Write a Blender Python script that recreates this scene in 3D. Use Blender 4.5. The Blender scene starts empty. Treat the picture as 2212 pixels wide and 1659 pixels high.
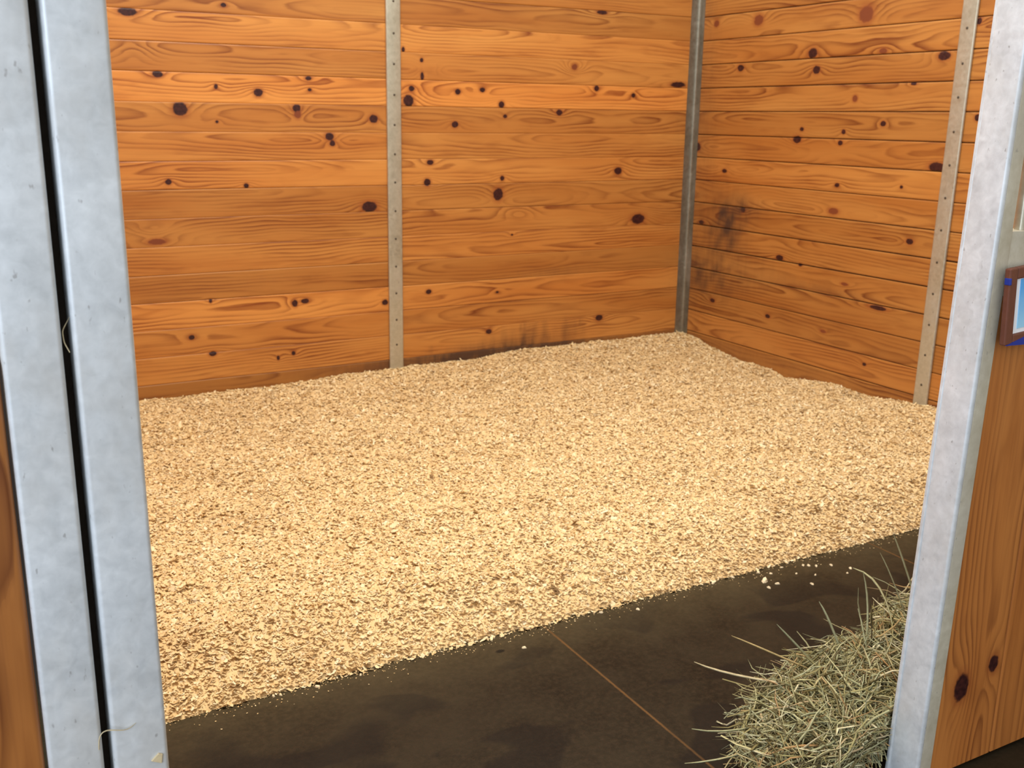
import bpy, math
import numpy as np
from mathutils import Vector, Matrix

rng = np.random.default_rng(7)
S = bpy.context.scene
COL = S.collection
PI = math.pi

# ------------------------------------------------------------------ helpers
def link_mesh(name, verts, faces, mat, parent=None, smooth=False, uniform=None):
    """verts (n,3) array, faces list of tuples or an (m,4)/(m,3) array."""
    me = bpy.data.meshes.new(name)
    if isinstance(faces, np.ndarray):
        verts = np.asarray(verts, dtype=np.float32)
        m, k = faces.shape
        me.vertices.add(len(verts)); me.vertices.foreach_set('co', verts.ravel())
        me.loops.add(m * k); me.loops.foreach_set('vertex_index', faces.astype(np.int32).ravel())
        me.polygons.add(m)
        me.polygons.foreach_set('loop_start', np.arange(0, m * k, k, dtype=np.int32))
        me.update(calc_edges=True); me.validate()
    else:
        me.from_pydata([tuple(map(float, v)) for v in verts], [], faces); me.update()
    if smooth:
        me.polygons.foreach_set('use_smooth', np.ones(len(me.polygons), dtype=bool))
    if mat: me.materials.append(mat)
    o = bpy.data.objects.new(name, me); COL.objects.link(o)
    if parent: o.parent = parent
    return o

def attr(o, name, data, kind='FLOAT'):
    a = o.data.attributes.new(name, kind, 'POINT')
    d = np.asarray(data, dtype=np.float32)
    a.data.foreach_set('vector' if kind == 'FLOAT_VECTOR' else 'value', d.ravel())

def tag(o, label=None, cat=None, group=None, kind=None):
    if label: o['label'] = label
    if cat: o['category'] = cat
    if group: o['group'] = group
    if kind: o['kind'] = kind
    return o

def empty(name, loc=(0, 0, 0)):
    o = bpy.data.objects.new(name, None); o.empty_display_size = .1
    COL.objects.link(o); o.location = loc
    return o

def rounded_tube(w, d, z0, z1, r, seg=5, nz=2):
    """square tube, x -w/2..w/2, y -d/2..d/2, rounded vertical edges"""
    prof = []
    for cx, cy, a0 in ((w/2-r, d/2-r, 0), (-w/2+r, d/2-r, PI/2), (-w/2+r, -d/2+r, PI), (w/2-r, -d/2+r, 1.5*PI)):
        for i in range(seg + 1):
            a = a0 + i * PI / 2 / seg
            prof.append((cx + r*math.cos(a), cy + r*math.sin(a)))
    n = len(prof); vs = []; fs = []
    for k in range(nz):
        z = z0 + (z1 - z0) * k / (nz - 1)
        vs += [(x, y, z) for x, y in prof]
    for k in range(nz - 1):
        for i in range(n):
            j = (i + 1) % n
            fs.append((k*n+i, k*n+j, (k+1)*n+j, (k+1)*n+i))
    fs.append(tuple(range(n - 1, -1, -1))); fs.append(tuple((nz-1)*n + i for i in range(n)))
    return vs, fs

def box(x0, x1, y0, y1, z0, z1):
    v = [(x, y, z) for x in (x0, x1) for y in (y0, y1) for z in (z0, z1)]
    f = [(0, 1, 3, 2), (4, 6, 7, 5), (0, 4, 5, 1), (2, 3, 7, 6), (0, 2, 6, 4), (1, 5, 7, 3)]
    return v, f

def join(*parts):
    V = []; F = []
    for v, f in parts:
        b = len(V); V += list(v); F += [tuple(i + b for i in q) for q in f]
    return V, F

def bevel(o, w, seg=2):
    m = o.modifiers.new('bevel', 'BEVEL'); m.width = w; m.segments = seg; m.limit_method = 'ANGLE'
    return o

def wsmooth(o, ang=35):
    o.data.polygons.foreach_set('use_smooth', np.ones(len(o.data.polygons), dtype=bool))
    try: o.data.set_sharp_from_angle(angle=math.radians(ang))
    except Exception: pass
    return o

# ------------------------------------------------------------------ node helpers
class NT:
    def __init__(s, name):
        s.m = bpy.data.materials.new(name); s.m.use_nodes = True
        s.t = s.m.node_tree; s.t.nodes.clear()
        s.out = s.n('ShaderNodeOutputMaterial'); s.b = s.n('ShaderNodeBsdfPrincipled')
        s.l(s.b.outputs[0], s.out.inputs[0])
    def n(s, kind, **kw):
        x = s.t.nodes.new(kind)
        for k, v in kw.items(): setattr(x, k, v)
        return x
    def l(s, a, b): s.t.links.new(a, b)
    def put(s, sock, v):
        if v is None: return
        if hasattr(v, 'links') or isinstance(v, bpy.types.NodeSocket): s.l(v, sock)
        else: sock.default_value = v
    def attr(s, name, vec=False):
        x = s.n('ShaderNodeAttribute', attribute_name=name)
        return x.outputs['Vector' if vec else 'Fac']
    def math(s, op, a, b=None, c=None, clamp=False):
        x = s.n('ShaderNodeMath', operation=op, use_clamp=clamp)
        s.put(x.inputs[0], a); s.put(x.inputs[1], b); s.put(x.inputs[2], c)
        return x.outputs[0]
    def noise(s, vec, scale, detail=3, rough=.5, dist=0):
        x = s.n('ShaderNodeTexNoise'); s.put(x.inputs['Vector'], vec)
        x.inputs['Scale'].default_value = scale; x.inputs['Detail'].default_value = detail
        x.inputs['Roughness'].default_value = rough; x.inputs['Distortion'].default_value = dist
        return x.outputs['Fac']
    def mapv(s, vec, scale=(1, 1, 1), loc=(0, 0, 0)):
        x = s.n('ShaderNodeMapping'); s.put(x.inputs[0], vec)
        x.inputs['Scale'].default_value = scale; x.inputs['Location'].default_value = loc
        return x.outputs[0]
    def ramp(s, fac, stops, interp='LINEAR'):
        x = s.n('ShaderNodeValToRGB'); s.put(x.inputs[0], fac); e = x.color_ramp.elements
        x.color_ramp.interpolation = interp
        while len(e) < len(stops): e.new(.5)
        for i, (p, c) in enumerate(stops):
            e[i].position = p
            e[i].color = (c, c, c, 1) if not isinstance(c, tuple) else (*c, 1)
        return x.outputs[0]
    def mix(s, fac, a, b, mode='MIX'):
        x = s.n('ShaderNodeMix', data_type='RGBA', blend_type=mode, clamp_factor=True)
        s.put(x.inputs[0], fac)
        for i, v in ((6, a), (7, b)):
            if isinstance(v, tuple): v = (*v, 1) if len(v) == 3 else v
            s.put(x.inputs[i], v)
        return x.outputs[2]
    def maprange(s, v, a, b, c=0., d=1., smooth=False):
        x = s.n('ShaderNodeMapRange'); x.clamp = True
        if smooth: x.interpolation_type = 'SMOOTHSTEP'
        s.put(x.inputs[0], v)
        for i, q in enumerate((a, b, c, d)): x.inputs[i + 1].default_value = q
        return x.outputs[0]
    def bump(s, h, strength=.3, dist=.01):
        x = s.n('ShaderNodeBump'); x.inputs['Strength'].default_value = strength
        x.inputs['Distance'].default_value = dist; s.put(x.inputs['Height'], h)
        s.l(x.outputs[0], s.b.inputs['Normal'])
    def coord(s): return s.n('ShaderNodeTexCoord').outputs['Object']
    def set(s, **kw):
        for k, v in kw.items():
            k = {'col': 'Base Color', 'rough': 'Roughness', 'metal': 'Metallic', 'spec': 'Specular IOR Level', 'coat': 'Coat Weight', 'coatr': 'Coat Roughness', 'sheen': 'Sheen Weight'}.get(k, k)
            if isinstance(v, tuple) and len(v) == 3: v = (*v, 1)
            s.put(s.b.inputs[k], v)
        return s.m
# ------------------------------------------------------------------ materials
def wood_material(name, light, base, dark, spacing, rough=.38, spec=.4, contrast=1.0):
    t = NT(name)
    P = t.attr('grain_pos', True); F = t.attr('ring'); K = t.attr('knot'); T = t.attr('tint'); G = t.attr('grime_shade'); H = t.attr('halo')
    n1 = t.noise(t.mapv(P, (2.5, 26, 1)), 1, 3, .55)
    f = t.math('ADD', t.math('DIVIDE', F, spacing), t.math('MULTIPLY', n1, .85))
    fr = t.math('FRACT', f)
    late = t.ramp(fr, [(0, 0.25), (.08, 0.0), (.45, .12), (.80, .75), (.90, 1.0), (1.0, .45)])
    patch = t.maprange(t.noise(t.mapv(P, (1.9, 9, 1), (3, 1, 5)), 1, 2, .5), .36, .68, .07, 1.0)
    late = t.math('MULTIPLY', t.math('MULTIPLY', late, patch), contrast)
    # fibre streaks along the board and a slow colour drift
    fib = t.noise(t.mapv(P, (3, 190, 1)), 1, 2, .5)
    drift = t.noise(t.mapv(P, (.9, 7, 1), (7, 2, 1)), 1, 3, .5)
    col = t.mix(t.maprange(drift, .3, .72), base, light)
    blot = t.maprange(t.noise(t.mapv(P, (3.2, 17, 1), (1, 5, 2)), 1, 3, .55, .4), .56, .70, 0, .42)
    col = t.mix(blot, col, tuple(a * .55 + b * .45 for a, b in zip(base, dark)))
    col = t.mix(late, col, dark)
    col = t.mix(t.math('MULTIPLY', t.math('SUBTRACT', fib, .5), .55, clamp=True), col, dark)
    tv = t.n('ShaderNodeCombineColor'); 
    for i in range(3): t.l(T, tv.inputs[i])
    col = t.mix(1.0, col, tv.outputs[0], 'MULTIPLY')
    # knots: reddish halo round a dark maroon heart with a ragged rim
    kn = t.noise(t.mapv(P, (55, 55, 1)), 1, 2, .6)
    k = t.math('ADD', K, t.math('MULTIPLY', t.math('SUBTRACT', kn, .5), .45))
    col = t.mix(t.math('MULTIPLY', t.maprange(k, .85, 1.9, 1, 0, True), .62), col, (.29, .075, .018))
    heart = t.maprange(k, .82, 1.12, 1, 0, True)
    hn = t.noise(t.mapv(P, (90, 90, 1)), 1, 2, .5)
    hc = t.mix(t.maprange(hn, .35, .7), (.024, .005, .005), (.060, .014, .011))
    hc = t.mix(H, hc, (.22, .055, .018))
    col = t.mix(heart, col, hc)
    # grime with vertical runs, and shade painted in towards the wall corner
    gn = t.math('ADD', t.math('MULTIPLY', t.noise(t.mapv(P, (34, 6, 1)), 1, 3, .6), .5), t.math('MULTIPLY', t.noise(t.mapv(P, (8, 11, 1)), 1, 4, .6, .5), .5))
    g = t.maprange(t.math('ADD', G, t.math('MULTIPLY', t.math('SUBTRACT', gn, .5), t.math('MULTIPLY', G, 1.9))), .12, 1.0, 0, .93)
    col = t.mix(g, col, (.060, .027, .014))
    t.bump(t.math('SUBTRACT', t.math('MULTIPLY', fib, .4), t.math('MULTIPLY', late, .5)), .12, .002)
    r = t.maprange(t.math('ADD', g, t.math('MULTIPLY', fib, .3)), 0, 1.2, rough, .75)
    return t.set(col=col, rough=r, spec=spec)

M = {}
M['pine'] = wood_material('varnished_pine', (.62, .268, .062), (.49, .174, .033), (.20, .045, .0085), .0150)
M['pine_front'] = wood_material('stall_front_pine', (.54, .205, .050), (.44, .145, .030), (.15, .036, .009), .014, .34, .4, .95)

def galvanized(name, c0, c1, metal=.55, rough=.42):
    t = NT(name); v = t.coord()
    a = t.noise(v, 9, 4, .6); b = t.noise(v, 55, 3, .6, .4); c = t.noise(v, 160, 2, .7)
    col = t.mix(t.maprange(t.math('ADD', t.math('MULTIPLY', a, .55), t.math('MULTIPLY', b, .45)), .34, .66), c0, c1)
    # rubbed-in dust and little dark nicks
    dust = t.maprange(t.noise(t.mapv(v, (1, 1, .6), (4, 4, 4)), 7, 4, .65), .52, .72, 0, .35)
    col = t.mix(dust, col, (.50, .46, .40))
    nick = t.maprange(t.noise(t.mapv(v, (1, 1, .55), (9, 1, 2)), 110, 2, .5), .69, .76, 0, .5)
    col = t.mix(nick, col, (.22, .20, .19))
    t.bump(t.math('ADD', t.math('MULTIPLY', b, .6), t.math('MULTIPLY', c, .3)), .10, .002)
    return t.set(col=col, metal=metal, rough=t.maprange(t.math('ADD', b, dust), .3, 1.0, rough - .06, rough + .2), spec=.5)
M['galv'] = galvanized('galvanized_steel', (.55, .58, .60), (.76, .79, .81), .22, .48)
M['galv_in'] = galvanized('dull_galvanized_steel', (.45, .42, .32), (.60, .565, .455), .60, .36)
M['galv_tan'] = galvanized('weathered_tan_steel', (.47, .42, .31), (.62, .57, .45), .15, .5)
M['galv_dark'] = galvanized('darker_steel', (.20, .18, .135), (.30, .28, .22), .75, .38)  # darker steel tone used on the corner angle

def simple(name, c, rough=.6, metal=0., var=.15, scale=30, spec=.4):
    t = NT(name); v = t.coord()
    n = t.noise(v, scale, 3, .6)
    col = t.mix(n, tuple(x * (1 - var) for x in c), tuple(min(1, x * (1 + var)) for x in c))
    t.bump(n, .08, .003)
    return t.set(col=col, rough=rough, metal=metal, spec=spec)
M['screw'] = simple('dark_screw', (.10, .08, .06), .5, .5)
M['dark'] = simple('dusty_dark_timber', (.030, .020, .013), .9, 0, .6, 40)
M['frame'] = simple('reddish_brown_frame', (.16, .052, .028), .5, 0, .25, 60)
M['blue'] = simple('deep_blue_plastic', (.016, .035, .28), .45)
M['mat_board'] = simple('white_card', (.85, .85, .87), .7, 0, .04)
M['wall_core'] = simple('dark_wall_core', (.028, .014, .008), .95, 0, .3, 20)

def picture():
    t = NT('blue_print'); v = t.coord()
    z = t.n('ShaderNodeSeparateXYZ'); t.l(v, z.inputs[0])
    g = t.maprange(t.math('ADD', z.outputs[2], t.math('MULTIPLY', t.noise(v, 18, 3), .03)), .03, .13)
    return t.set(col=t.mix(g, (.42, .74, .92), (.10, .42, .85)), rough=.35)
M['print'] = picture()

def concrete():
    t = NT('damp_concrete'); v = t.n('ShaderNodeTexCoord').outputs['Object']
    a = t.noise(v, 1.7, 4, .55, .3); b = t.noise(v, 7, 4, .6, .2); c = t.noise(v, 60, 3, .7); d = t.noise(v, 260, 2, .6)
    w = t.math('ADD', t.math('MULTIPLY', a, .6), t.math('MULTIPLY', b, .4))
    col = t.mix(t.maprange(w, .36, .62), (.0125, .0082, .0038), (.032, .0215, .0098))
    col = t.mix(t.maprange(c, .42, .70, 0, .8), col, (.034, .021, .0105))
    col = t.mix(t.maprange(d, .60, .72, 0, .5), col, (.006, .004, .003))
    pat = t.maprange(t.noise(t.mapv(v, (1, 1.5, 1), (2.2, .4, 0)), 3.1, 2, .4, .6), .55, .60, 0, .6)
    col = t.mix(pat, col, (.008, .005, .0035))
    s = t.n('ShaderNodeSeparateXYZ'); t.l(v, s.inputs[0])
    # sawdust trodden out of the bedding, thinning towards the door
    y = t.math('ADD', s.outputs[1], t.math('MULTIPLY', t.math('SUBTRACT', b, .5), .16))
    dust = t.maprange(y, -3.02, -2.70, 0, 1)
    dust = t.math('MULTIPLY', t.math('MULTIPLY', dust, dust), t.maprange(c, .2, .7, .5, 1.))
    col = t.mix(t.math('MULTIPLY', dust, .42), col, (.12, .088, .040))
    # saw-cut control joints, packed with pale dust
    ln = None
    for jx in (-2.614, -1.26, -3.95):
        d0 = t.math('ABSOLUTE', t.math('SUBTRACT', t.math('ADD', s.outputs[0], t.math('MULTIPLY', t.math('SUBTRACT', c, .5), .004)), jx))
        m = t.maprange(d0, .0015, .0048, 1, 0)
        ln = m if ln is None else t.math('MAXIMUM', ln, m)
    lnn = t.maprange(b, .3, .55, .35, .9)
    col = t.mix(t.math('MULTIPLY', ln, lnn), col, (.13, .062, .020))
    # one damp spot
    vd = t.n('ShaderNodeVectorMath', operation='DISTANCE'); t.l(t.mapv(v, (1, 1.5, 0)), vd.inputs[0]); vd.inputs[1].default_value = (-2.80, -2.765 * 1.5, 0)
    sp = t.maprange(t.math('ADD', vd.outputs['Value'], t.math('MULTIPLY', t.math('SUBTRACT', c, .5), .01)), .010, .017, 1, 0)
    col = t.mix(t.math('MULTIPLY', sp, .8), col, (.004, .003, .002))
    t.bump(t.math('ADD', c, t.math('MULTIPLY', d, .5)), .18, .004)
    return t.set(col=col, rough=t.maprange(w, .35, .65, .48, .66), spec=.15)
M['concrete'] = concrete()

def shavings(base=True):
    t = NT('pine_shavings'); v = t.n('ShaderNodeTexCoord').outputs['Object']
    R = t.attr('flake')
    col = t.ramp(R, [(0, (.13, .065, .022)), (.025, (.24, .125, .045)), (.06, (.50, .31, .12)), (.30, (.69, .47, .215)), (.70, (.79, .595, .315)), (1, (.86, .72, .47))])
    lo = t.noise(v, 2.3, 4, .6)
    col = t.mix(t.maprange(lo, .50, .74, 0, .32), col, (.50, .30, .115))
    fi = t.noise(v, 170, 2, .6)
    col = t.mix(t.maprange(fi, .5, .8, 0, .35), col, (.50, .29, .11))
    t.bump(fi, .25, .003)
    return t.set(col=col, rough=.75, spec=.25)
M['shavings'] = shavings()

def hay():
    t = NT('dry_hay'); R = t.attr('stalk'); v = t.n('ShaderNodeTexCoord').outputs['Object']
    col = t.ramp(R, [(0, (.055, .040, .014)), (.16, (.17, .13, .045)), (.36, (.33, .285, .115)), (.60, (.36, .37, .22)), (.76, (.54, .47, .23)), (.86, (.40, .20, .065)), (1, (.70, .63, .40))])
    col = t.mix(t.maprange(t.noise(v, 60, 2), .35, .7, 0, .4), col, (.21, .17, .075))
    return t.set(col=col, rough=.55, spec=.35)
M['hay'] = hay()
M['straw'] = simple('pale_straw', (.62, .50, .30), .6, 0, .25, 120)
M['loose'] = simple('pale_shaving', (.82, .66, .42), .7, 0, .2, 200)
# ------------------------------------------------------------------ boarded walls
Z0, PB = 1.9142, 0.1334                    # top visible joint, board pitch
def smooth_noise(x, r, f0, n=4):
    o = np.zeros_like(x); a = 1.
    for i in range(n):
        o += a * np.sin(x * f0 * (1.9 ** i) * r.uniform(.8, 1.2) + r.uniform(0, 6.28)); a *= .55
    return o / 1.6

def plank(u0, u1, vb, vt, seed, knots, eyes, gap, vstep=.0062, ustep=.013, depth=.004):
    knots = [(a, b, c * .9, d * .9, e) for a, b, c, d, e in knots]
    """one board seen face on: u along it, v across. Returns u,v,depth grids and wood fields."""
    r = np.random.default_rng(seed)
    us = [np.linspace(u0, u1, max(2, int((u1 - u0) / ustep)))]
    for ku, kv, ru, rv, red in knots:
        us.append(ku + ru * np.linspace(-1.9, 1.9, 15))
    us = np.unique(np.round(np.clip(np.concatenate(us), u0, u1), 4))
    c, w = (vb + vt) / 2, vt - vb
    inner = np.linspace(vb + gap/2 + .0022, vt - gap/2 - .0022, int(w / vstep))
    vs = np.concatenate(([vb + gap/2, vb + gap/2 + .0007], inner, [vt - gap/2 - .0007, vt - gap/2]))
    dv = np.zeros(len(vs)); dv[0] = dv[-1] = depth; dv[1] = dv[-2] = depth * .4
    U, V = np.meshgrid(us, vs, indexing='ij'); D = np.broadcast_to(dv, U.shape).copy()
    # sawn through a tapering, wandering trunk: growth-ring distance
    off = r.uniform(-.9, .9) * w * (.45 if r.random() < .75 else 1.3)
    vc = c + off + .012 * smooth_noise(us, r, 2.2, 3)
    d = np.abs(.030 + .034 * smooth_noise(us, r, 2.0 + r.uniform(-.6, .9), 3))
    F = np.sqrt((V - vc[:, None]) ** 2 * .8 + d[:, None] ** 2)
    for i in range(5):
        ku, kv = r.uniform(4, 22), r.uniform(15, 70)
        F += .0011 * np.sin(U * ku + V * kv * r.choice([-1, 1]) + r.uniform(0, 6.28))
    for eu, ev, ru, rv, _ in eyes:
        q = ((U - eu) / ru) ** 2 + ((V - ev) / rv) ** 2
        F += .042 * np.exp(-q * 1.1)
    K = np.full(U.shape, 9.); H = np.zeros(U.shape)
    for ku, kv, ru, rv, red in knots:
        q = np.sqrt(((U - ku) / ru) ** 2 + ((V - kv) / rv) ** 2)
        s = (ru + rv) / 2
        F += (.006 + 1.0 * s) * np.exp(-(((U - ku) / (2.6 * ru + .012)) ** 2 + ((V - kv) / (1.5 * rv + .004)) ** 2))
        H = np.where(q < K, red * .85, H); K = np.minimum(K, q)
    return U, V, D, F, K, H

def boarded_wall(name, bays, zlines, knots, eyes, to_world, tints, grime_shade, gapf, mat, seed0, core, depth=.004):
    Vx = []; Fx = []; A = {k: [] for k in ('ring', 'knot', 'halo', 'tint', 'grime_shade')}; P = []; base = 0
    for bi, (u0, u1) in enumerate(bays):
        for k in range(len(zlines) - 1):
            vt, vb = zlines[k], zlines[k + 1]
            kn = [q for q in knots if vb - .012 < q[1] < vt + .012 and u0 - .1 < q[0] < u1 + .1]
            ey = [q for q in eyes if vb - .02 < q[1] < vt + .02 and u0 - .2 < q[0] < u1 + .2]
            sd = seed0 + 97 * bi + k
            U, V, D, F, K, H = plank(u0, u1, vb, vt, sd, kn, ey, gapf(bi, k), depth=depth if gapf(bi, k) < .001 else .004)
            n, m = U.shape
            Vx.append(to_world(U, V, D).reshape(-1, 3))
            i = np.arange(n - 1)[:, None] * m + np.arange(m - 1)[None, :] + base
            Fx.append(np.stack([i, i + m, i + m + 1, i + 1], -1).reshape(-1, 4))
            A['ring'].append(F.ravel()); A['knot'].append(K.ravel()); A['halo'].append(H.ravel())
            A['tint'].append(np.full(n * m, tints(bi, k))); A['grime_shade'].append(grime_shade(U, V, bi, k).ravel())
            P.append(np.stack([U, V, np.full(U.shape, sd * 3.17 % 50)], -1).reshape(-1, 3))
            base += n * m
    # solid core behind the boards
    cv, cf = core
    Vx.append(np.array(cv)); nc = len(cv)
    Fx.append(np.array(cf) + base)
    o = link_mesh(name, np.concatenate(Vx), np.concatenate(Fx), mat, smooth=False)
    o.data.materials.append(M['wall_core'])
    idx = np.zeros(len(o.data.polygons), dtype=np.int32); idx[-len(cf):] = 1
    o.data.polygons.foreach_set('material_index', idx)
    for k in A: attr(o, k, np.concatenate(A[k] + [np.zeros(nc)]))
    attr(o, 'grain_pos', np.concatenate(P + [np.zeros((nc, 3))]), 'FLOAT_VECTOR')
    return tag(o, kind='structure')

ZL = [Z0 + PB * k for k in range(4, 0, -1)] + [Z0 - PB * k for k in range(0, 14)] + [.06, -.01]
KB = [(-3.220,1.900,0.0470,0.0200,0),(-3.110,1.636,0.0280,0.0160,0),(-2.649,1.565,0.0250,0.0210,0),(-3.020,1.484,0.0380,0.0350,0),(-2.462,1.495,0.0230,0.0220,0),(-2.459,1.466,0.0190,0.0220,1),(-2.062,1.449,0.0260,0.0230,0),(-2.299,1.361,0.0250,0.0210,0),(-2.285,1.327,0.0170,0.0160,0),(-2.853,1.427,0.0090,0.0080,0),(-2.849,1.588,0.0100,0.0130,0),(-2.398,1.638,0.0190,0.0110,0),(-2.393,1.584,0.0120,0.0090,0),(-3.095,1.151,0.0170,0.0150,0),(-2.730,1.127,0.0140,0.0130,0),(-2.095,1.006,0.0460,0.0310,0),(-2.792,1.953,0.0150,0.0110,0),(-0.687,2.039,0.0410,0.0120,0),(-1.893,1.793,0.0100,0.0140,0),(-1.791,1.745,0.0110,0.0120,0),(-1.789,1.665,0.0110,0.0230,0),(-1.849,1.603,0.0180,0.0160,0),(-1.868,1.543,0.0330,0.0340,0),(-1.584,1.593,0.0190,0.0160,0),(-1.438,1.606,0.0190,0.0140,0),(-1.322,1.532,0.0200,0.0200,0),(-1.298,1.471,0.0140,0.0120,0),(-1.601,1.425,0.0220,0.0190,0),(-0.953,1.496,0.0240,0.0180,0),(-0.708,1.631,0.0190,0.0180,0),(-0.452,1.598,0.0160,0.0150,0),(-0.131,1.666,0.0630,0.0180,0),(-0.860,1.742,0.0210,0.0180,1),(-1.748,1.229,0.0220,0.0150,0),(-1.765,1.125,0.0220,0.0220,0),(-1.312,1.140,0.0150,0.0150,0),(-0.540,1.170,0.0300,0.0240,0),(-1.337,1.052,0.0350,0.0380,0),(-0.382,0.884,0.0550,0.0330,0),(-1.762,0.538,0.0190,0.0150,0),(-1.337,0.506,0.0120,0.0080,0),(-1.246,0.826,0.0090,0.0070,0),(-1.389,0.283,0.0210,0.0160,0),(-0.638,0.302,0.0300,0.0200,0),(-3.167,0.874,0.0460,0.0150,1),(-2.935,0.573,0.0090,0.0110,0),(-2.458,0.538,0.0250,0.0140,0),(-2.512,0.530,0.0170,0.0210,0),(-2.018,0.498,0.0190,0.0170,0),(-3.037,0.399,0.0170,0.0140,0),(-2.940,0.308,0.0210,0.0140,0),(-2.611,0.253,0.0090,0.0140,0),(-2.530,0.270,0.0120,0.0130,0)]
KR = [(-0.161,2.005,0.0240,0.0200,1),(-0.516,1.998,0.0400,0.0320,1),(-1.279,1.972,0.0490,0.0430,1),(-1.924,1.896,0.0140,0.0170,0),(-0.944,1.807,0.0360,0.0280,0),(-1.407,1.796,0.0280,0.0150,1),(-1.761,1.759,0.0370,0.0220,0),(-0.394,1.752,0.0310,0.0200,0),(-0.980,1.723,0.0300,0.0230,0),(-0.909,1.424,0.0170,0.0120,0),(-0.881,1.371,0.0340,0.0220,0),(-1.202,1.415,0.0150,0.0140,0),(-1.187,1.360,0.0190,0.0140,0),(-1.451,1.458,0.0200,0.0150,0),(-1.608,1.640,0.0190,0.0080,0),(-1.788,1.267,0.0500,0.0250,0),(-1.974,1.489,0.0190,0.0170,0),(-0.311,1.178,0.0240,0.0130,0),(-1.191,1.149,0.0190,0.0120,0),(-1.600,1.165,0.0100,0.0090,0),(-1.258,1.577,0.0180,0.0180,1),(-0.056,1.308,0.0270,0.0270,0),(-0.494,0.968,0.0230,0.0190,0),(-1.182,1.016,0.0380,0.0180,1),(-1.683,0.913,0.0240,0.0160,0),(-0.819,0.730,0.0320,0.0180,0),(-0.128,0.863,0.0260,0.0140,0),(-0.760,0.390,0.0220,0.0130,0),(-0.276,0.404,0.0260,0.0140,0),(-1.187,0.382,0.0230,0.0100,1),(-1.303,0.652,0.0280,0.0090,1),(-1.534,0.566,0.0620,0.0130,0),(-1.485,0.266,0.0150,0.0100,0),(-0.981,0.712,0.0170,0.0100,0)]
EB = [(-3.207,1.737,0.0900,0.0560,0),(-1.741,1.701,0.0660,0.0320,0),(-0.860,1.742,0.0860,0.0400,0),(-3.182,0.930,0.0950,0.0330,0),(-1.206,0.946,0.1200,0.0380,0)]

def gauss(U, V, u, v, su, sv): return np.exp(-((U - u) / su) ** 2 - ((V - v) / sv) ** 2)
XW = -3.92                                  # inner face of the left partition
tl = {0: .92, 1: .88, 2: .86, 3: .92, 4: .84, 5: 1.06, 6: .92, 7: 1.22, 8: .86, 9: .94, 10: 1.04, 11: .84, 12: .86, 13: .92, 14: .76, 15: 1.04, 16: .90, 17: .94, 18: .66, 19: .6}
rt = np.random.default_rng(3)
def tint_back(b, k): return tl.get(k + 1, .9) * (1 + .05 * math.sin(7.3 * k + 2.1 * b))
def grime_shade_back(U, V, b, k):
    hi = np.random.default_rng(5 + k).random(40)
    ph = sum(np.sin(U * f + p) for f, p in ((9, 1), (23, 2), (47, 5), (91, 0))) / 4
    g = .95 * gauss(U, V, -1.30, .13, .42, .085) + .62 * gauss(U, V, -1.02, .24, .30, .09) * (.6 + .7 * ph)
    g += np.where(V < .18, .52, 0) * np.clip((U + 2.55) / .5, 0, 1) * (1 - .5 * np.clip((U + .75) / .4, 0, 1))
    g += .22 * gauss(U, V, -.95, .60, .42, .05) + .14 * gauss(U, V, -2.75, .66, .35, .06)
    g += .16 * gauss(U, V, -.0, 1.0, .32, 2.0) + .15 * gauss(U, V, -2.6, .16, .5, .05)  # first term darkens the corner: part rubbed dirt, part painted light falloff
    for f in (0, 1, 2, 3, 4, 5):                       # short scuffs below the strip
        su = -1.85 + 1.1 * hi[f]; sv = .18 + .16 * hi[f + 10]
        g += .30 * gauss(U, V, su, sv, .008, .03)
    return np.clip(g, 0, 1)
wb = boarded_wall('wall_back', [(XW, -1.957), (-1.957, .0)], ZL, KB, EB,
    lambda U, V, D: np.stack([U, D, V], -1), tint_back, grime_shade_back,
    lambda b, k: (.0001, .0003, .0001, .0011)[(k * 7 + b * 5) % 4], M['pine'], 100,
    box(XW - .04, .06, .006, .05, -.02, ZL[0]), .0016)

tr = {4: .90, 5: .92, 6: .88, 7: .95, 8: .88, 9: .94, 10: .98, 11: .90, 12: .86, 13: .92, 14: .88, 15: .80, 16: .78, 17: .96, 18: .84, 19: .7}
def tint_right(b, k): return .88 * tr.get(k + 1, .9) * (1 + .04 * math.sin(5.1 * k + b))
def grime_shade_right(U, V, b, k):
    ph = sum(np.sin(U * f + V * g0 + p) for f, g0, p in ((11, 13, 1), (29, -17, 2), (53, 41, 5))) / 3
    g = .72 * gauss(U, V, -.36, .86, .17, .17) * (.8 + .5 * ph) + .30 * gauss(U, V, -.5, .98, .22, .07)
    g += .52 * gauss(U, V, -.22, .53, .22, .11) * (.8 + .5 * ph) + .22 * gauss(U, V, -.5, .62, .5, .16)
    g += .26 * gauss(U, V, -1.25, .60, .45, .035) + .20 * gauss(U, V, -.08, 1.6, .16, .9) + .22 * np.where(V < .17, 1, 0) + .17 * gauss(U, V, 0, .6, .55, 1.2)  # last term: rub dirt near the corner mixed with shade painted as colour
    return np.clip(g, 0, 1)
gaps = {7: .004, 9: .0045, 13: .0055, 12: .004, 14: .0045, 11: .0035}
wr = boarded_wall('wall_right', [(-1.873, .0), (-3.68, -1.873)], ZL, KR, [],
    lambda U, V, D: np.stack([D, U, V], -1), tint_right, grime_shade_right,
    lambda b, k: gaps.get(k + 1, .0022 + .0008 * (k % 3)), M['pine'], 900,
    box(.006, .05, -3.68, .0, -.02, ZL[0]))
wl = boarded_wall('wall_left', [(-3.678, .0)], ZL, [], [],
    lambda U, V, D: np.stack([XW - D, U, V], -1), lambda b, k: .9, lambda U, V, b, k: 0 * U,
    lambda b, k: .002, M['pine'], 1500, box(XW - .045, XW - .006, -3.678, .0, -.02, ZL[0]))

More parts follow.
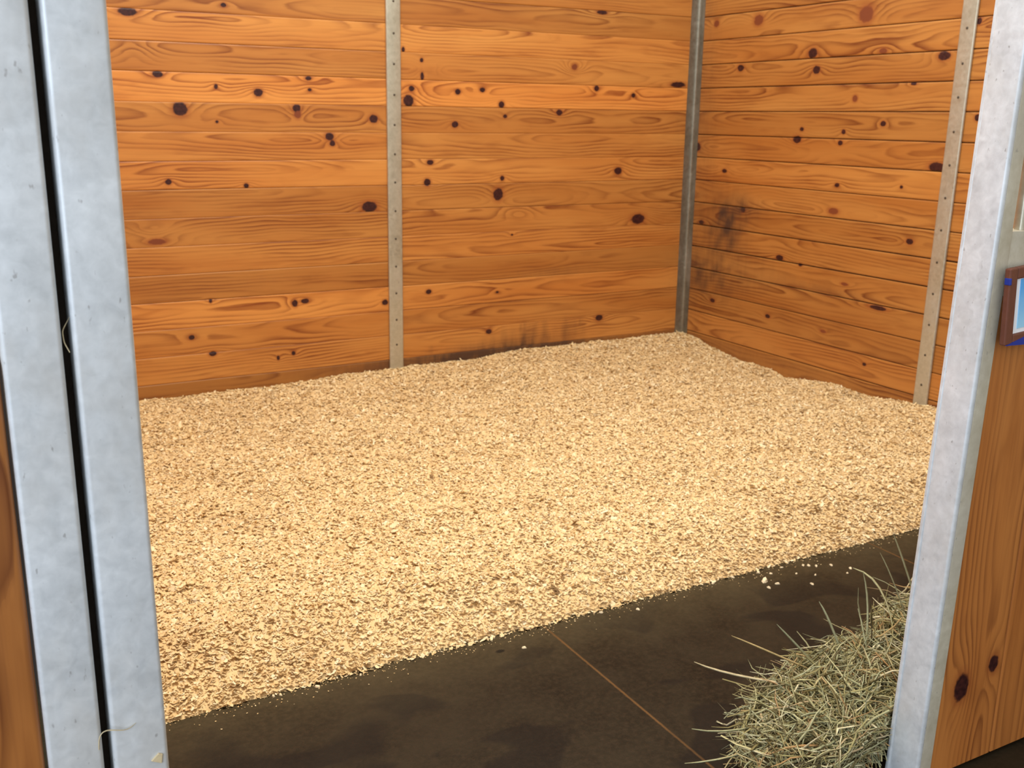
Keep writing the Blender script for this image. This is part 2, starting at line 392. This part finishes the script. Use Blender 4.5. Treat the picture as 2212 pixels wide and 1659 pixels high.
# ------------------------------------------------------------------ concrete floor
fv, ff = box(-7.5, 3.0, -8.0, .06, -.12, 0.)
tag(link_mesh('floor', fv, ff, M['concrete']), kind='structure')

# ------------------------------------------------------------------ steel strips on the walls
def strip_bm(w, d, z0, z1):
    return rounded_tube(w, d, z0, z1, min(.008, d * .45), 4)
def screw_bm():
    vs = []; fs = []; n = 10
    for r, y in ((.0060, 0), (.0055, -.0016), (.0030, -.0022)):
        vs += [(r * math.cos(2*PI*i/n), y, r * math.sin(2*PI*i/n)) for i in range(n)]
    for k in range(2):
        for i in range(n): fs.append((k*n+i, k*n+(i+1) % n, (k+1)*n+(i+1) % n, (k+1)*n+i))
    fs.append(tuple(2*n+i for i in range(n)))
    return vs, fs
STEEL_TOP = ZL[0]
def wall_strip(loc, rotz, tilt, zs, label):
    t = empty('steel_strip', loc); t.rotation_euler = (0, 0, rotz)
    v, f = strip_bm(.080, .016, 0, STEEL_TOP)
    v = [(x, y - .008, max(z, .115)) for x, y, z in v]
    o = wsmooth(link_mesh('strip', v, f, M['galv_in'], t)); o.rotation_euler = (0, tilt, 0)
    sv, sf = screw_bm(); first = None
    for z in zs:
        if first is None: s = first = wsmooth(link_mesh('screw', sv, sf, M['screw'], t))
        else:
            s = first.copy(); COL.objects.link(s); s.parent = t
        s.location = (z * math.tan(tilt), -.0158, z)
    return tag(t, label, 'metal strip')
wall_strip((-1.962, 0, 0), 0, .006, [2.168, 2.021, 1.868, 1.72, 1.569, 1.42, 1.273, 1.129, .981, .836, .689, .545, .401, .264],
           'flat galvanized steel strip screwed up the middle of the back board wall')
wall_strip((0, -1.853, 0), -PI/2, .013, [2.16, 2.015, 1.869, 1.72, 1.576, 1.426, 1.279, 1.132, .985, .836, .688, .54, .393, .246],
           'flat galvanized steel strip screwed to the right wall, near the doorway post')
# corner angle: two flanges with a rounded inner ridge
pr = [(-.060, 0), (-.060, -.004), (-.024, -.005), (-.012, -.009), (-.007, -.014), (-.005, -.026), (-.004, -.052), (0, -.052)]
n = len(pr); v = []; f = []
for z in (.148, STEEL_TOP): v += [(x, y, z) for x, y in pr]
f += [(i, i + 1, n + i + 1, n + i) for i in range(n - 1)] + [tuple(range(n - 1, -1, -1)), tuple(range(n, 2 * n))]
ca = wsmooth(link_mesh('corner_angle', v, f, M['galv_dark']), 50)
tag(ca, 'narrow galvanized steel angle covering the far corner where the two walls meet', 'metal angle')

# ------------------------------------------------------------------ stall front: posts and panels
YF = -3.75                                  # front face of the stall front
def post(name, x0, x1, depth, z0, z1, mat, r=.006, parent=None, yf=YF, lean=0):
    w = x1 - x0
    v, f = rounded_tube(w, depth, 0, z1 - z0, r, 5)
    o = wsmooth(link_mesh(name, v, f, mat, parent)); o.location = ((x0 + x1) / 2, yf + depth / 2, z0)
    o.rotation_euler = (0, lean, 0)
    return o
def vboards(name, xs, z0, z1, y, knots, mat, parent, seed, tints, depth=.03):
    """upright boards, grain running up"""
    Vx = []; Fx = []; A = {k: [] for k in ('ring', 'knot', 'halo', 'tint', 'grime_shade')}; P = []; base = 0
    for b in range(len(xs) - 1):
        kn = [(z, x, rz, rx, red) for x, z, rx, rz, red in knots if xs[b] < x < xs[b + 1]]
        U, V, D, F, K, H = plank(z0, z1, xs[b], xs[b + 1], seed + b * 11, kn, [], .0016)
        n, m = U.shape
        Vx.append(np.stack([V, y + D, U], -1).reshape(-1, 3))
        i = np.arange(n - 1)[:, None] * m + np.arange(m - 1)[None, :] + base
        Fx.append(np.stack([i, i + 1, i + m + 1, i + m], -1).reshape(-1, 4))
        for k, q in (('ring', F), ('knot', K), ('halo', H), ('tint', np.full(U.shape, tints[b])), ('grime_shade', 0 * U)): A[k].append(q.ravel())
        P.append(np.stack([U, V, np.full(U.shape, seed + b * 3.3)], -1).reshape(-1, 3)); base += n * m
    cv, cf = box(xs[0], xs[-1], y + .006, y + depth, z0, z1)
    Vx.append(np.array(cv)); Fx.append(np.array(cf) + base)
    o = link_mesh(name, np.concatenate(Vx), np.concatenate(Fx), mat, parent)
    for k in A: attr(o, k, np.concatenate(A[k] + [np.full(8, {'knot': 9., 'tint': .5}.get(k, 0.))]))
    attr(o, 'grain_pos', np.concatenate(P + [np.zeros((8, 3))]), 'FLOAT_VECTOR')
    return o

# left: jamb post, then the stile and boards of the neighbouring front
jl = post('door_post', -3.9245, -3.8545, .07, 0, 2.45, M['galv'], .006)
tag(jl, 'galvanized square steel door post at the left edge of the doorway, beside the dark gap', 'door post')
pl = empty('stall_front', (0, 0, 0))
tag(pl, 'galvanized steel stile with upright pine boards at the far left of the picture', 'stall front')
post('stile', -4.0035, -3.9368, .05, .03, 2.45, M['galv'], .006, pl)['label'] = 'galvanized steel stile'
vboards('wood_panel', [-4.55, -4.41, -4.27, -4.13, -4.0075], .06, 1.17, -3.737, [], M['pine_front'], pl, 41, [.8, .85, .8, .75])['label'] = 'upright pine boards'
# partition end seen down the gap, with dust caught in it
gv, gf = box(-3.966, -3.9252, -3.6985, -3.680, 0, 2.3)
sl = link_mesh('gap_filler_board', gv, gf, M['dark'])
tag(sl, 'dusty dark timber edge deep in the narrow gap between the left posts', 'board')

# right: leaning jamb tube, stile, rail, bars, upright boards, all one panel
LEAN = .0285
prt = empty('stall_front', (0, 0, 0))
tag(prt, 'right stall front of upright knotty pine boards in a galvanized frame, beside the hay', 'stall front')
def lean_post(name, x_at0, w, depth, z0, z1, mat, r, yf):
    o = post(name, x_at0, x_at0 + w, depth, z0, z1, mat, r, prt, yf); o.rotation_euler = (0, LEAN, 0); return o
a = lean_post('jamb', -2.2670, .0150, .075, .0, 2.5, M['galv'], .006, YF); a['label'] = 'galvanized jamb tube'
a = lean_post('stile', -2.2535, .0390, .060, .0, 2.5, M['galv_tan'], .004, YF + .002); a['label'] = 'dull tan-grey steel stile'
# thin stop lip at the back edge of the jamb
v, f = rounded_tube(.010, .010, 0, 2.5, .003, 3)
lp = wsmooth(link_mesh('stop_lip', v, f, M['galv'], prt)); lp.location = (-2.2670, YF + .076, 0); lp.rotation_euler = (0, LEAN + .004, 0)
post('rail', -2.21, -.05, .045, 1.125, 1.254, M['galv_tan'], .006, prt, YF + .004)['label'] = 'dull galvanized horizontal rail'
vboards('wood_panel', [-2.225, -2.00, -1.77, -1.54, -1.31, -1.08, -.85, -.62, -.39, -.16, -.05], .012, 1.13, YF + .006,
        [(-2.139, .223, .027, .040, 0), (-2.034, .256, .019, .025, 0)], M['pine_front'], prt, 77, [1.02, .96, .9, 1, .95, 1, .9, 1, 1, .9])
for i in range(18):
    v, f = rounded_tube(.022, .022, 1.254, 2.45, .008, 4)
    o = wsmooth(link_mesh('bar', v, f, M['galv_in'], prt)); o.location = (-2.125 + .115 * i, YF + .026, 0)

# ------------------------------------------------------------------ framed card on the right panel
sg = empty('framed_picture', (-2.1960, -3.775, 1.027)); sg.rotation_euler = (0, -.075, 0)
tag(sg, 'small brown framed blue and white picture hung on the right stall front', 'picture')
W_, H_, B_ = .26, .158, .024
fr = []
for x0, x1, z0, z1 in ((0, B_, 0, H_), (W_ - B_, W_, 0, H_), (B_, W_ - B_, 0, B_ * .85), (B_, W_ - B_, H_ - B_, H_)):
    fr.append(box(x0, x1, 0, .014, z0, z1))
bevel(link_mesh('frame', *join(*fr), M['frame'], sg), .003)
o = link_mesh('mat_board', *box(B_ - .002, W_ - B_ + .002, .006, .010, .018, H_ - .02), M['mat_board'], sg); o['label'] = 'white card border'
o = link_mesh('print', *box(B_ + .017, W_ - B_ - .017, .0045, .0065, .030, H_ - .026), M['print'], sg); o['label'] = 'sky blue print'
# blue strap across the bottom of the frame
v = [(x, y, z) for y in (.004, .010) for x, z in ((.002, .001), (.065, .012), (.25, .018), (.25, -.012), (.065, -.006))]
f = [(0, 1, 2, 3, 4), (9, 8, 7, 6, 5)] + [((i+1) % 5, i, 5 + i, 5 + (i+1) % 5) for i in range(5)] #+ [(i, (i+1) % 5, 5 + (i+1) % 5, 5 + i) for i in range(5)]
v = [(x, y - .006, z) for x, y, z in v]
o = link_mesh('strap', v, f, M['blue'], sg); o['label'] = 'deep blue strap across the bottom of the frame'
o = bevel(link_mesh('clip', *box(-.002, .004, -.0015, .012, H_ - .033, H_ - .019), M['blue'], sg), .0015); o['label'] = 'little blue clip'
# ------------------------------------------------------------------ bedding of pine shavings (uncountable: one object)
def fbm(x, y, r, f0, n=5, g=.5):
    o = np.zeros_like(x); a = 1.
    for i in range(n):
        for _ in range(3):
            t = r.uniform(0, 6.28); k = f0 * (2 ** i) * r.uniform(.7, 1.3)
            o += a / 3 * np.sin(k * (x * math.cos(t) + y * math.sin(t)) + r.uniform(0, 6.28))
        a *= g
    return o
bz = np.array([(-3.92, .115), (-3.296, .108), (-2.86, .105), (-2.4, .120), (-1.976, .129), (-1.553, .138), (-1.2, .155), (-.94, .158), (-.4, .160), (0., .158)])
ry = np.array([(-2.75, .12), (-1.96, .150), (-1.84, .143), (-1.60, .112), (-1.29, .112), (-.95, .080), (-.56, .100), (-.2, .135), (0., .158)])
EDGE = -2.685
def bed_height(x, y):
    r = np.random.default_rng(21)
    wall_b = np.interp(x, bz[:, 0], bz[:, 1]); wall_r = np.interp(y, ry[:, 0], ry[:, 1])
    wb_ = np.exp(-(y / .35) ** 2); wr_ = np.exp(-(x / .35) ** 2)
    base = .095 + .016 * fbm(x, y, r, 2.2, 2)
    h = base * (1 - wb_) + wall_b * wb_
    h = h * (1 - wr_ * (1 - wb_)) + wall_r * wr_ * (1 - wb_)
    h = h + .0075 * fbm(x, y, r, 13., 4, .62)
    edge = EDGE + .012 * fbm(x, y * 0, r, 3.0, 4, .6)
    s = np.clip((y - edge) / .22, 0, 1); s = s ** .75
    return h * s - .006 * (s <= 0)
nx, ny = 420, 300
xs = np.linspace(XW, -.001, nx); ys = np.linspace(EDGE - .06, -.001, ny)
X, Y = np.meshgrid(xs, ys, indexing='ij'); Z = bed_height(X, Y)
r0 = np.random.default_rng(8)
Zj = Z + r0.normal(0, .0022, Z.shape) * (Z > 0)
BV = np.stack([X, Y, Zj], -1).reshape(-1, 3)
i = np.arange(nx - 1)[:, None] * ny + np.arange(ny - 1)[None, :]
BF = np.stack([i, i + ny, i + ny + 1, i + 1], -1).reshape(-1, 4)
BA = np.clip(.42 + r0.normal(0, .12, len(BV)), .08, .9)

def flakes(px, py, pz, L, Wd, r, tilt, attrv):
    """curled shavings: 3 x 2 vertices each -> two quads"""
    n = len(px); yaw = r.uniform(0, 2 * PI, n)
    tx, ty = r.normal(0, tilt, n), r.normal(0, tilt, n); curl = r.uniform(-.1, .42, n) * L
    V = np.zeros((n, 6, 3))
    for a, s in enumerate((-.5, 0, .5)):
        for b, q in enumerate((-.5, .5)):
            lx = s * L; ly = q * Wd * (1 if s == 0 else .75); lz = curl * (0 if s == 0 else .5)
            V[:, a * 2 + b, 0] = lx; V[:, a * 2 + b, 1] = ly
            V[:, a * 2 + b, 2] = lz + lx * np.tan(np.clip(tx, -1.1, 1.1)) + ly * np.tan(np.clip(ty, -1.1, 1.1))
    c, s_ = np.cos(yaw), np.sin(yaw)
    x = V[..., 0] * c[:, None] - V[..., 1] * s_[:, None]; y = V[..., 0] * s_[:, None] + V[..., 1] * c[:, None]
    V[..., 0] = x + px[:, None]; V[..., 1] = y + py[:, None]; V[..., 2] += pz[:, None]
    b0 = np.arange(n)[:, None, None] * 6
    F = (b0 + np.array([[0, 1, 3, 2], [2, 3, 5, 4]])[None]).reshape(-1, 4)
    return V.reshape(-1, 3), F, np.repeat(attrv, 6)
N = 300000
r1 = np.random.default_rng(31)
fx = r1.uniform(XW + .01, -.012, N); fy = EDGE - .01 + (-EDGE) * r1.random(N) ** 1.15
fy = np.minimum(fy, -.012)
fz = bed_height(fx, fy) + r1.uniform(.000, .0045, N)
keep = (fz > .003) | (r1.random(N) < .35)
fx, fy, fz = fx[keep], fy[keep], np.maximum(fz[keep], .003); N = len(fx)
L = np.clip(r1.gamma(3.6, .0023, N), .003, .026); Wd = L * r1.uniform(.28, .75, N)
pal = np.clip(r1.normal(.62, .22, N), .07, 1.)
dk = r1.random(N); pal = np.where(dk < .006, r1.uniform(0, .03, N), np.where(dk < .035, r1.uniform(.035, .08, N), pal))
V1, F1, A1 = flakes(fx, fy, fz, L, Wd, r1, .30, pal)
# a few long splinters and stems lying in it
Ns = 420
sx = r1.uniform(XW + .1, -.1, Ns); sy = r1.uniform(EDGE + .05, -.1, Ns)
V2, F2, A2 = flakes(sx, sy, bed_height(sx, sy) + .006, r1.uniform(.03, .10, Ns), r1.uniform(.002, .005, Ns), r1, .08, np.where(r1.random(Ns) < .55, r1.uniform(.0, .06, Ns), .9))
# dust of fines trailing over the concrete along the edge
Nd = 2200
dx = r1.uniform(XW + .01, -.1, Nd); dy = EDGE + .02 - np.abs(r1.normal(0, .035, Nd))
Ld = r1.uniform(.001, .0045, Nd)
V3, F3, A3 = flakes(dx, dy, np.full(Nd, .0016), Ld, Ld * .7, r1, .12, np.clip(r1.normal(.5, .2, Nd), .05, 1))
VV = np.concatenate([BV, V1, V2, V3])
VV[:, 0] = np.clip(VV[:, 0], XW + .004, -.004); VV[:, 1] = np.minimum(VV[:, 1], -.004)
o1 = len(BV); o2 = o1 + len(V1); o3 = o2 + len(V2)
bed = link_mesh('wood_shavings', VV, np.concatenate([BF, F1 + o1, F2 + o2, F3 + o3]), M['shavings'])
attr(bed, 'flake', np.concatenate([BA, A1, A2, A3]))
tag(bed, 'deep bed of pale pine shavings spread over the stall floor to the walls', 'bedding', kind='stuff')

# loose shavings lying on the bare concrete
LS = [(-1.688,-2.714),(-1.612,-2.735),(-1.596,-2.744),(-1.577,-2.760),(-1.525,-2.777),(-1.523,-2.848),(-1.486,-2.825),(-1.813,-2.768),(-1.691,-2.856),(-1.975,-2.701),(-1.680,-2.773),(-1.631,-2.810),(-1.757,-2.733),(-1.888,-2.694),(-1.791,-2.802),(-1.836,-2.812),(-1.774,-2.676),(-1.786,-2.706),(-2.729,-2.781),(-2.303,-2.738),(-2.415,-2.703),(-3.431,-2.697),(-3.413,-2.700),(-3.315,-2.705),(-3.193,-2.703),(-3.595,-2.674),(-3.668,-2.682)]
rc = np.random.default_rng(12)
for q, (x, y) in enumerate(LS):
    sz = .020 if q == 7 else rc.uniform(.0055, .0095)
    n = 7; ring = []
    top = []
    for a in range(n):
        t = 2 * PI * a / n; rr = sz * rc.uniform(.65, 1.1)
        ring.append((rr * math.cos(t), .62 * rr * math.sin(t), 0.)); top.append((.72 * rr * math.cos(t), .45 * rr * math.sin(t), sz * rc.uniform(.28, .55)))
    f = [(a, (a + 1) % n, n + (a + 1) % n, n + a) for a in range(n)] + [tuple(range(n, 2 * n)), tuple(range(n - 1, -1, -1))]
    c = link_mesh('loose_shaving', ring + top, f, M['loose']); c.location = (x, y, .0005); c.rotation_euler = (0, 0, rc.uniform(0, 6.28))
    if q == 7: tag(c, 'largest tan shaving lying loose on the dark concrete beyond the hay', 'wood shaving', 'loose shavings on the concrete')
    elif q == 18: tag(c, 'lone white shaving on the concrete left of the floor joint', 'wood shaving', 'loose shavings on the concrete')
    else: tag(c, 'small pale shaving lying loose on the dark concrete near the bedding edge', 'wood shaving', 'loose shavings on the concrete')

# ------------------------------------------------------------------ hay
def ribbons(P, r, wid, attrv):
    """P (n,k,3) centre lines -> three-sided stalks"""
    n, k, _ = P.shape
    T = np.gradient(P, axis=1); T /= np.linalg.norm(T, axis=2, keepdims=True) + 1e-9
    ref = r.normal(0, 1, (n, 1, 3)); A = np.cross(T, ref); A /= np.linalg.norm(A, axis=2, keepdims=True) + 1e-9
    B = np.cross(T, A)
    tap = (1 - .75 * np.abs(np.linspace(-.6, 1, k)) ** 3)[None, :, None]
    w = wid[:, None, None] * tap
    V = np.stack([P + A * w, P - A * w * .5 + B * w * .5, P - A * w * .5 - B * w * .5], 2)
    b = (np.arange(n)[:, None, None] * k + np.arange(k - 1)[None, :, None]) * 3
    j = np.arange(3)[None, None, :]; j2 = (j + 1) % 3
    F = np.stack([b + j, b + j2, b + 3 + j2, b + 3 + j], -1).reshape(-1, 4)
    return V.reshape(-1, 3), F, np.repeat(attrv, k * 3)
LUMPS = ((-2.14, -3.57, .42, .28, .160), (-1.80, -3.50, .24, .25, .245), (-2.02, -3.46, .30, .18, .150), (-2.38, -3.58, .20, .17, .125))
def hay_h(x, y):
    h = np.zeros_like(x)
    for cx, cy, a, b, hh in LUMPS:
        q = np.clip(1 - ((x - cx) / a) ** 2 - ((y - cy) / b) ** 2, 0, 1)
        h = np.maximum(h, hh * q ** .42)
    return np.maximum(h + np.where(h > .02, .016 * np.sin(x * 31 + 3 * np.sin(y * 23)) * np.sin(y * 37 + 1 + 2 * np.sin(x * 19)), 0), 0)
def hay_lim(x): return np.where(x > -2.175, -3.705, np.where(x > -2.285, -3.657, np.where(x > -2.46, -3.690, -3.74)))   # stall front and doorway
rh = np.random.default_rng(77)
gx, gy = np.meshgrid(np.linspace(-2.62, -1.5, 80), np.linspace(-3.75, -3.2, 50), indexing='ij')
gz = hay_h(gx, gy); gz = np.where(gz > .01, gz * .86 + .008 * np.sin(gx * 60) * np.sin(gy * 70), -.01)
gy = np.maximum(gy, hay_lim(gx) + .004)
HV = np.stack([gx, gy, gz], -1).reshape(-1, 3)
i = np.arange(79)[:, None] * 50 + np.arange(49)[None, :]
HF = np.stack([i, i + 50, i + 51, i + 1], -1).reshape(-1, 4)
def stalks(n, Lr, wr, lift, spread, jit=.012, curlk=1.6):
    px = rh.uniform(-2.6, -1.56, n * 4); py = rh.uniform(-3.75, -3.22, n * 4); pz = hay_h(px, py)
    k_ = np.where(pz > .012)[0][:n]; px, py, pz = px[k_], py[k_], pz[k_]; n = len(px)
    pz = pz * rh.uniform(.72, 1.0, n) + rh.uniform(-jit, jit, n)
    # surface normal of the heap
    e = .01
    nxv = -(hay_h(px + e, py) - hay_h(px - e, py)) / (2 * e); nyv = -(hay_h(px, py + e) - hay_h(px, py - e)) / (2 * e)
    Nn = np.stack([nxv, nyv, np.ones(n)], -1); Nn = np.clip(Nn, -3, 3); Nn /= np.linalg.norm(Nn, axis=1, keepdims=True)
    yaw = rh.normal(.35, spread, n)
    D = np.stack([np.cos(yaw), np.sin(yaw), rh.normal(0, .25, n)], -1) * rh.choice([-1, 1], n)[:, None]
    D -= Nn * (D * Nn).sum(1, keepdims=True); D /= np.linalg.norm(D, axis=1, keepdims=True)
    D += Nn * rh.normal(lift, .18, n)[:, None]
    L = rh.uniform(*Lr, n); k = 7; s = np.linspace(-.5, .5, k)
    C = np.cross(D, Nn) * rh.normal(0, .25, n)[:, None] - Nn * np.abs(rh.normal(0, .22, n))[:, None] * curlk
    kink = rh.normal(0, .05, (n, k, 3)) * L[:, None, None] * .35
    P = np.stack([px, py, pz], -1)[:, None] + D[:, None] * (s[None, :, None] * L[:, None, None]) + C[:, None] * ((s ** 2)[None, :, None] * L[:, None, None]) + kink
    P[..., 2] = np.maximum(P[..., 2], .003); over = np.maximum(0, (hay_lim(P[..., 0]) - P[..., 1]).max(axis=1)); P[..., 1] += over[:, None]; P[..., 1] = np.maximum(P[..., 1], hay_lim(P[..., 0]))
    return ribbons(P, rh, rh.uniform(*wr, n), np.clip(rh.normal(.5, .32, n), 0, 1))
parts = [stalks(5200, (.05, .17), (.0011, .0028), .05, 1.3, .016), stalks(2300, (.10, .26), (.0018, .0042), .12, 1.4, .014), stalks(420, (.10, .24), (.0020, .0040), .55, 1.6, .01, .9)]
# stalks that stick out on their own
ex = [((-2.30, -3.42, .10), (-2.50, -3.36, .15), (-2.58, -3.34, .20)), ((-2.36, -3.46, .06), (-2.55, -3.47, .06), (-2.66, -3.44, .10)),
      ((-2.22, -3.44, .10), (-2.30, -3.40, .20), (-2.36, -3.38, .265)), ((-2.08, -3.42, .14), (-2.03, -3.38, .25), (-2.05, -3.36, .33)),
      ((-1.92, -3.40, .20), (-1.94, -3.36, .30), (-1.97, -3.34, .36)), ((-1.86, -3.38, .22), (-1.88, -3.34, .33), (-1.90, -3.32, .39)),
      ((-1.98, -3.42, .17), (-1.95, -3.35, .29), (-2.02, -3.30, .31)), ((-2.44, -3.52, .05), (-2.60, -3.50, .03), (-2.70, -3.47, .04)),
      ((-2.40, -3.56, .08), (-2.56, -3.60, .05), (-2.66, -3.60, .02)), ((-2.25, -3.40, .12), (-2.38, -3.34, .19), (-2.44, -3.31, .22)),
      ((-2.16, -3.42, .14), (-2.18, -3.38, .24), (-2.20, -3.36, .28)), ((-1.84, -3.40, .24), (-1.78, -3.36, .36), (-1.76, -3.34, .44))]
EP = []
for a, b, c in ex:
    a, b, c = map(np.array, (a, b, c)); s = np.linspace(0, 1, 7)[:, None]
    EP.append((1 - s) ** 2 * a + 2 * s * (1 - s) * b + s ** 2 * c)
parts.append(ribbons(np.array(EP), rh, np.full(len(EP), .0038), rh.uniform(.5, 1, len(EP))))
HVs = [HV]; HFs = [HF]; HA = [np.full(len(HV), .0)]; b = len(HV)
for V, F, A in parts:
    HVs.append(V); HFs.append(F + b); HA.append(A); b += len(V)
hp = link_mesh('hay_pile', np.concatenate(HVs), np.concatenate(HFs), M['hay'])
attr(hp, 'stalk', np.concatenate(HA))
tag(hp, 'loose heap of pale green hay on the concrete behind the right door post', 'hay', kind='stuff')

# ------------------------------------------------------------------ wisps on the left posts
def wisp(name, pts, rad, mat, label, cat):
    pts = np.array(pts); n = 24; s = np.linspace(0, len(pts) - 1, n)
    P = np.stack([np.interp(s, np.arange(len(pts)), pts[:, c]) for c in range(3)], -1)
    for _ in range(3): P[1:-1] = (P[:-2] + P[1:-1] * 2 + P[2:]) / 4
    V, F, A = ribbons(P[None], np.random.default_rng(3), np.array([rad]), np.array([.5]))
    return tag(wsmooth(link_mesh(name, V, F, mat), 80), label, cat)
wisp('straw_wisp', [(-3.942, -3.7508, .640), (-3.941, -3.7508, .655), (-3.937, -3.754, .666), (-3.929, -3.757, .670), (-3.920, -3.757, .667), (-3.905, -3.7535, .660), (-3.893, -3.7508, .666)], .0011, M['straw'],
     'curved straw wisp bridging the dark gap low on the left posts', 'straw')
wisp('straw_wisp', [(-3.9290, -3.7445, 1.180), (-3.9340, -3.742, 1.192), (-3.9345, -3.738, 1.206), (-3.9244, -3.735, 1.222)], .0009, M['straw'],
     'short straw wisp caught high in the dark gap between left posts', 'straw')
v, f = box(-.006, .006, -.0015, .0015, -.007, .006)
v = [(x * (1.3 if z < 0 else .5), y, z) for x, y, z in v]
cp = bevel(link_mesh('wood_chip', v, f, M['straw']), .0008); cp.location = (-3.868, -3.7512, .605); cp.rotation_euler = (0, .5, 0)
tag(cp, 'tiny brown wood chip stuck low on the left door post', 'wood chip')
# ------------------------------------------------------------------ camera
f_px, pitch, roll, yaw = 2207.2, .254387, .0129266, .507638
fw = Vector((math.sin(yaw) * math.cos(pitch), math.cos(yaw) * math.cos(pitch), -math.sin(pitch)))
r_ = Vector((math.cos(yaw), -math.sin(yaw), 0)); u_ = r_.cross(fw)
rt_ = math.cos(roll) * r_ + math.sin(roll) * u_; up_ = -math.sin(roll) * r_ + math.cos(roll) * u_
cam = bpy.data.objects.new('camera', bpy.data.cameras.new('camera')); COL.objects.link(cam)
mw = Matrix((rt_, up_, -fw)).transposed().to_4x4(); mw.translation = Vector((-4.04653, -5.05700, 1.46075)); cam.matrix_world = mw
cam.data.sensor_width = 36; cam.data.lens = 36 * f_px / 2212; cam.data.clip_start = .05
cam.data.dof.use_dof = True; cam.data.dof.focus_distance = 1.9; cam.data.dof.aperture_fstop = 9.0
S.camera = cam

# ------------------------------------------------------------------ daylight: open barn, brightest from the yard on the left
w = bpy.data.worlds.new('daylight'); S.world = w; w.use_nodes = True
t = w.node_tree; t.nodes.clear()
def N_(k): return t.nodes.new(k)
out = N_('ShaderNodeOutputWorld'); bg = N_('ShaderNodeBackground'); tc = N_('ShaderNodeTexCoord')
dp = N_('ShaderNodeVectorMath'); dp.operation = 'DOT_PRODUCT'; d_ = Vector((-.80, -.45, .55)).normalized(); dp.inputs[1].default_value = d_
t.links.new(tc.outputs['Generated'], dp.inputs[0])
cr = N_('ShaderNodeValToRGB'); mr = N_('ShaderNodeMapRange'); mr.inputs[1].default_value = -1; mr.inputs[2].default_value = 1
t.links.new(dp.outputs['Value'], mr.inputs[0]); t.links.new(mr.outputs[0], cr.inputs[0])
e = cr.color_ramp.elements
e[0].position = .30; e[0].color = (.29, .215, .125, 1)
e[1].position = .95; e[1].color = (.62, .66, .68, 1)
m_ = e.new(.60); m_.color = (.40, .385, .355, 1)
t.links.new(cr.outputs[0], bg.inputs[0]); bg.inputs[1].default_value = 1.0
t.links.new(bg.outputs[0], out.inputs[0])
# the open barn door at the left end of the aisle: cool daylight
dl = bpy.data.lights.new('aisle_door_daylight', 'AREA'); dl.shape = 'RECTANGLE'; dl.size = 2.6; dl.size_y = 2.4; dl.energy = 56; dl.color = (.80, .92, 1.12)
do = bpy.data.objects.new('aisle_door_daylight', dl); COL.objects.link(do); do.location = (-6.8, -6.3, 1.9)
do.rotation_euler = (Vector((-3.0, -3.4, 1.0)) - Vector(do.location)).to_track_quat('-Z', 'Y').to_euler()
# unseen soft overhead lamp, added above the stall front to whiten the bedding
sk = bpy.data.lights.new('overhead_fill', 'AREA'); sk.shape = 'RECTANGLE'; sk.size = 2.6; sk.size_y = 1.6; sk.energy = 150; sk.color = (1, .95, .86)
so = bpy.data.objects.new('overhead_fill', sk); COL.objects.link(so); so.location = (-2.9, -2.6, 4.6)
so.rotation_euler = (0, 0, 0)

vs_ = S.view_settings; S.display_settings.display_device = 'sRGB'
vs_.view_transform = 'Standard'; vs_.look = 'None'; vs_.gamma = 1; vs_.use_curve_mapping = False; vs_.exposure = 0.75
